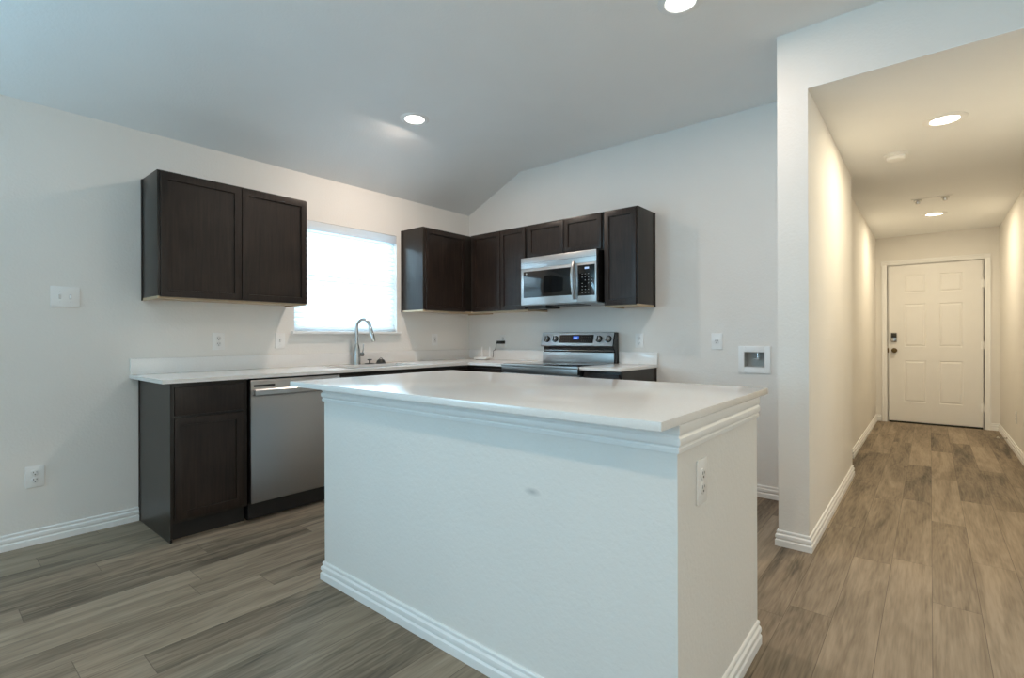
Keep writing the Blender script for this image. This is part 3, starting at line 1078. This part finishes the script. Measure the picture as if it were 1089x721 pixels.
out_sweep(BASE, ipath).build('baseboard', M['trim'], isl)
CRN = [(0, .911), (.0100, .911), (.0100, .890), (.0090, .887), (.0060, .884), (.0060, .881), (.0110, .876), (.0125, .867), (.0105, .859),
       (.0055, .855), (.0055, .852), (.0080, .849), (.0080, .842), (.0070, .838), (0, .837)]
out_sweep(CRN, ipath).build('cornice_trim', M['trim'], isl)
it = MB()
it.box(-2.283, -.4865, 1.132, 2.143, .9115, .9345, .0015)
itop = it.build('island_countertop', M['quartz'])
tag(itop, 'large white quartz top resting on the kitchen island', 'countertop')

# ------------------------------------------------------------------ outlets and switches


def plate(name, label, cat, loc, rotz, gangs=1, kind='duplex', group='outlets and switches', w=None, h=.118):
    t = thing(name, label, cat, loc, rotz, group)
    w = w or (.072 + .046 * (gangs - 1))
    b = MB()
    b.box(-w / 2, w / 2, -.006, -.0002, -h / 2, h / 2, .003)
    b.build('cover_plate', M['plate'], t)
    for gk in range(gangs):
        gx = (gk - (gangs - 1) / 2) * .046
        if kind == 'duplex':
            for dz in (-.0195, .0195):
                r = MB()
                r.lathe([(0, -.0085), (.0155, -.0085), (.0170, -.0078), (.0170, -.005)], (gx, 0, dz), 'y', 24)
                ro = r.build('receptacle', M['device'], t)
                sl = MB()
                sl.box(gx - .0078, gx - .0052, -.0090, -.0080, dz + .000, dz + .0085)
                sl.box(gx + .0052, gx + .0078, -.0090, -.0080, dz + .001, dz + .0080)
                sl.lathe([(0, -.0090), (.0030, -.0090), (.0030, -.008)], (gx, 0, dz - .0075), 'y', 12)
                sl.build('slots', M['slot'], ro)
        elif kind == 'single':
            r = MB()
            r.lathe([(0, -.0090), (.0180, -.0090), (.0195, -.0080), (.0195, -.005)], (gx, 0, 0), 'y', 28)
            ro = r.build('receptacle', M['device'], t)
            sl = MB()
            sl.box(gx - .0090, gx - .0055, -.0096, -.0085, -.001, .0100)
            sl.box(gx + .0055, gx + .0090, -.0096, -.0085, -.001, .0100)
            sl.lathe([(0, -.0096), (.0042, -.0096), (.0042, -.0085)], (gx, 0, -.0095), 'y', 12)
            sl.build('slots', M['slot'], ro)
        elif kind == 'decora':
            MB().box(gx - .0165, gx + .0165, -.0080, -.005, -.0335, .0335, .001).build('receptacle', M['device'], t)
            sl = MB()
            for dz in (-.020, .012):
                sl.box(gx - .0078, gx - .0052, -.0086, -.0076, dz, dz + .0085)
                sl.box(gx + .0052, gx + .0078, -.0086, -.0076, dz, dz + .0085)
            sl.box(gx - .005, gx + .005, -.0086, -.0076, -.004, .004)
            sl.build('slots', M['slot'], t)
        elif kind == 'toggle':
            MB().box(gx - .0052, gx + .0052, -.0068, -.0055, -.0125, .0125, .0005).build('toggle_slot_shade', M['print'], t)  # grey strip paints the shadow around the toggle
            s_ = -1 if gk % 2 else 1
            tg = MB()
            tg.prism([(-.0055, -.010), (-.0075, -.010), (-.0165, s_ * .012 - .003), (-.0165, s_ * .012 + .003), (-.0075, .010), (-.0055, .010)], gx - .0046, gx + .0046, 'x')
            tg.build('toggle', M['device'], t)
        if kind in ('duplex', 'toggle'):
            for dz in ((-.030, .030) if kind == 'toggle' else (0,)):
                MB().lathe([(0, -.0070), (.0028, -.0070), (.0032, -.0058)], (gx, 0, dz), 'y', 12).build('screw', M['device'], t)
    return t


plate('light_switch', 'white double toggle switch plate on wall left of upper cabinet', 'switch', (XA, .576, 1.376), R(90), 2, 'toggle', w=.128)
plate('wall_outlet', 'white outlet low on the window wall near the baseboard', 'outlet', (XA, .447, .375), R(90), w=.078)
plate('wall_outlet', 'white outlet above counter under the two door upper cabinet', 'outlet', (XA, 1.382, 1.114), R(90), w=.078)
plate('light_switch', 'white single toggle switch just left of the kitchen window', 'switch', (XA, 1.812, 1.116), R(90), 1, 'toggle', w=.078)
plate('wall_outlet', 'white rectangular faced outlet right of window under corner cabinet', 'outlet', (XA, 3.366, 1.114), R(90), 1, 'decora', w=.078)
plate('wall_outlet', 'white outlet left of range with black adapter plugged in', 'outlet', (-3.325, YB, 1.104), 0)
plate('wall_outlet', 'white outlet just right of the range backguard', 'outlet', (-1.843, YB, 1.104), 0, w=.074)
plate('wall_outlet', 'white single round outlet between range run and recessed water box', 'outlet', (-1.223, YB, 1.100), 0, 1, 'single', w=.080)
plate('wall_outlet', 'white outlet on the end of the kitchen island', 'outlet', (IX1, 1.422, .731), R(90), w=.076, h=.124)
plate('wall_outlet', 'white outlet low on hall wall near the door stop', 'outlet', (XR, 6.82, .350), R(-90))

# recessed supply box for the refrigerator water line
wbx = thing('water_supply_box', 'white recessed water supply box on alcove wall beside stub wall', 'supply box', (-.964, YB, .970))
b = MB()
for (x0, x1, z0, z1) in ((-.106, -.068, -.096, .096), (.068, .106, -.096, .096), (-.068, .068, .054, .096), (-.068, .068, -.096, -.054)):
    b.box(x0, x1, -.010, -.0003, z0, z1, .002)
b.build('flange', M['plate'], wbx)
b = MB()
b.box(-.0675, .0675, .076, .080, -.0535, .0535)
b.box(-.0675, -.0655, -.002, .076, -.0535, .0535).box(.0655, .0675, -.002, .076, -.0535, .0535)
b.box(-.0655, .0655, -.002, .076, -.0535, -.0515).box(-.0655, .0655, -.002, .076, .0515, .0535)
b.build('recess', M['hole'], wbx)
v = MB()
v.tube([(.012, .040, .0515), (.012, .040, .016)], .007, 12).tube([(.012, .040, .020), (.012, .040, -.004)], .011, 14)
v.tube([(.012, .042, .006), (.012, .012, .006)], .006, 12).tube([(-.006, .012, .006), (.030, .012, .006)], .0055, 12)
v.build('valve', M['chrome'], wbx)

# ------------------------------------------------------------------ things on the corner counter
rt = thing('wifi_router', 'small white router with two antennas in the counter corner', 'router', (-3.470, 3.705, ZC), R(12))
b = MB()
b.box(-.075, .075, -.050, .050, .004, .026, .008, 3)
b.build('router_body', M['plate'], rt)
MB().box(-.060, .060, -.040, .040, 0, .005).build('router_foot', M['slot'], rt)
for x in (-.040, .050):
    MB().tube([(x, .052, .014), (x, .054, .040), (x, .054, .130)], [.006, .007, .005], 12).build('antenna', M['plate'], rt)
ad = thing('power_adapter', 'black plug in power adapter with thin cord to the router', 'power adapter', (-3.325, YB - .0092, 1.085))
MB().box(-.050, .030, -.042, 0, -.015, .015, .004).build('adapter_body', M['black'], ad)
b = MB()
pts = [(-.050, -.022, 0), (-.066, -.022, -.006), (-.072, -.024, -.040), (-.080, -.026, -.072), (-.100, -.030, -.084), (-.104, -.030, -.100), (-.106, -.028, -.120), (-.108, -.028, -.140), (-.112, -.030, -.156)]
sm_ = []
for i in range(len(pts) - 1):
    p0, p1, p2, p3 = [Vector(pts[max(0, min(len(pts) - 1, i + k))]) for k in (-1, 0, 1, 2)]
    for k in range(6):
        t = k / 6
        sm_.append(.5 * ((2 * p1) + (-p0 + p2) * t + (2 * p0 - 5 * p1 + 4 * p2 - p3) * t * t + (-p0 + 3 * p1 - 3 * p2 + p3) * t ** 3))
sm_.append(Vector(pts[-1]))
b.tube(sm_, .0028, 8)
b.build('power_cord', M['black'], ad)

# ------------------------------------------------------------------ ceiling fixtures


def can_light(label, loc, power, color, lens, group, r=.074):
    t = thing('recessed_light', label, 'ceiling light', loc, 0, group)
    MB().lathe([(r + .032, 0), (r + .032, -.002), (r + .026, -.005), (r + .004, -.008), (r, -.008), (r - .004, -.004), (r - .004, -.0005)], n=48).build('trim_ring', M['trim'], t)
    MB().lathe([(r - .0045, -.001), (r - .006, -.0045), (r * .5, -.0062), (0, -.0066)], n=40).build('lens', lens, t)
    d = bpy.data.lights.new('lamp', 'AREA')
    d.shape = 'DISK'
    d.size = .10
    d.energy = power
    d.color = color
    o = bpy.data.objects.new('lamp', d)
    COL.objects.link(o)
    o.parent = t
    o.location = (0, 0, -.010)
    return t


can_light('lit recessed ceiling light above the sink near the slope', (-2.950, 2.418, ZF), CAN_POWER, CAN_COLOR, M['lens'], 'kitchen ceiling lights')
can_light('lit recessed ceiling light at the top edge above the island', (-.930, 2.405, ZF), ISLAND_CAN_POWER, CAN_COLOR, M['lens'], 'kitchen ceiling lights')
can_light('lit recessed ceiling light in the living room ceiling behind camera', (-.30, -.45, ZF), LIVING_CAN_POWER, LIVING_CAN_COLOR, M['lens'], 'living room ceiling lights')
can_light('lit recessed ceiling light behind the camera near the patio side window', (2.0, -.45, ZF), LIVING_CAN_POWER, LIVING_CAN_COLOR, M['lens'], 'living room ceiling lights')
can_light('larger warm lit recessed light nearest in the hall ceiling', (.070, 4.000, ZL), HALL_POWER, HALL_COLOR, M['lens_warm'], 'hall ceiling lights')
can_light('warm lit recessed light nearest the entry door', (.035, 7.020, ZL), HALL_POWER, HALL_COLOR, M['lens_warm'], 'hall ceiling lights')

sd = thing('smoke_detector', 'round white smoke detector on hall ceiling between the lights', 'smoke detector', (-.188, 4.550, ZL))
MB().lathe([(.070, 0), (.070, -.008), (.066, -.012), (.056, -.014)], n=40).build('mounting_ring', M['plate'], sd)
MB().lathe([(.056, -.012), (.057, -.030), (.050, -.040), (.030, -.044), (0, -.045)], n=40).build('detector_cover', M['plate'], sd)
cf = thing('ceiling_fixture', 'slim white ceiling bar with two small chrome sockets', 'ceiling fixture', (.010, 6.185, ZL))
MB().box(-.150, .150, -.035, .035, -.006, 0, .002).build('mounting_bar', M['trim'], cf)
for x in (-.100, .100):
    MB().lathe([(.030, -.006), (.030, -.018), (.020, -.023), (.018, -.040), (0, -.042)], (x, 0, 0), n=24).build('socket', M['chrome'], cf)
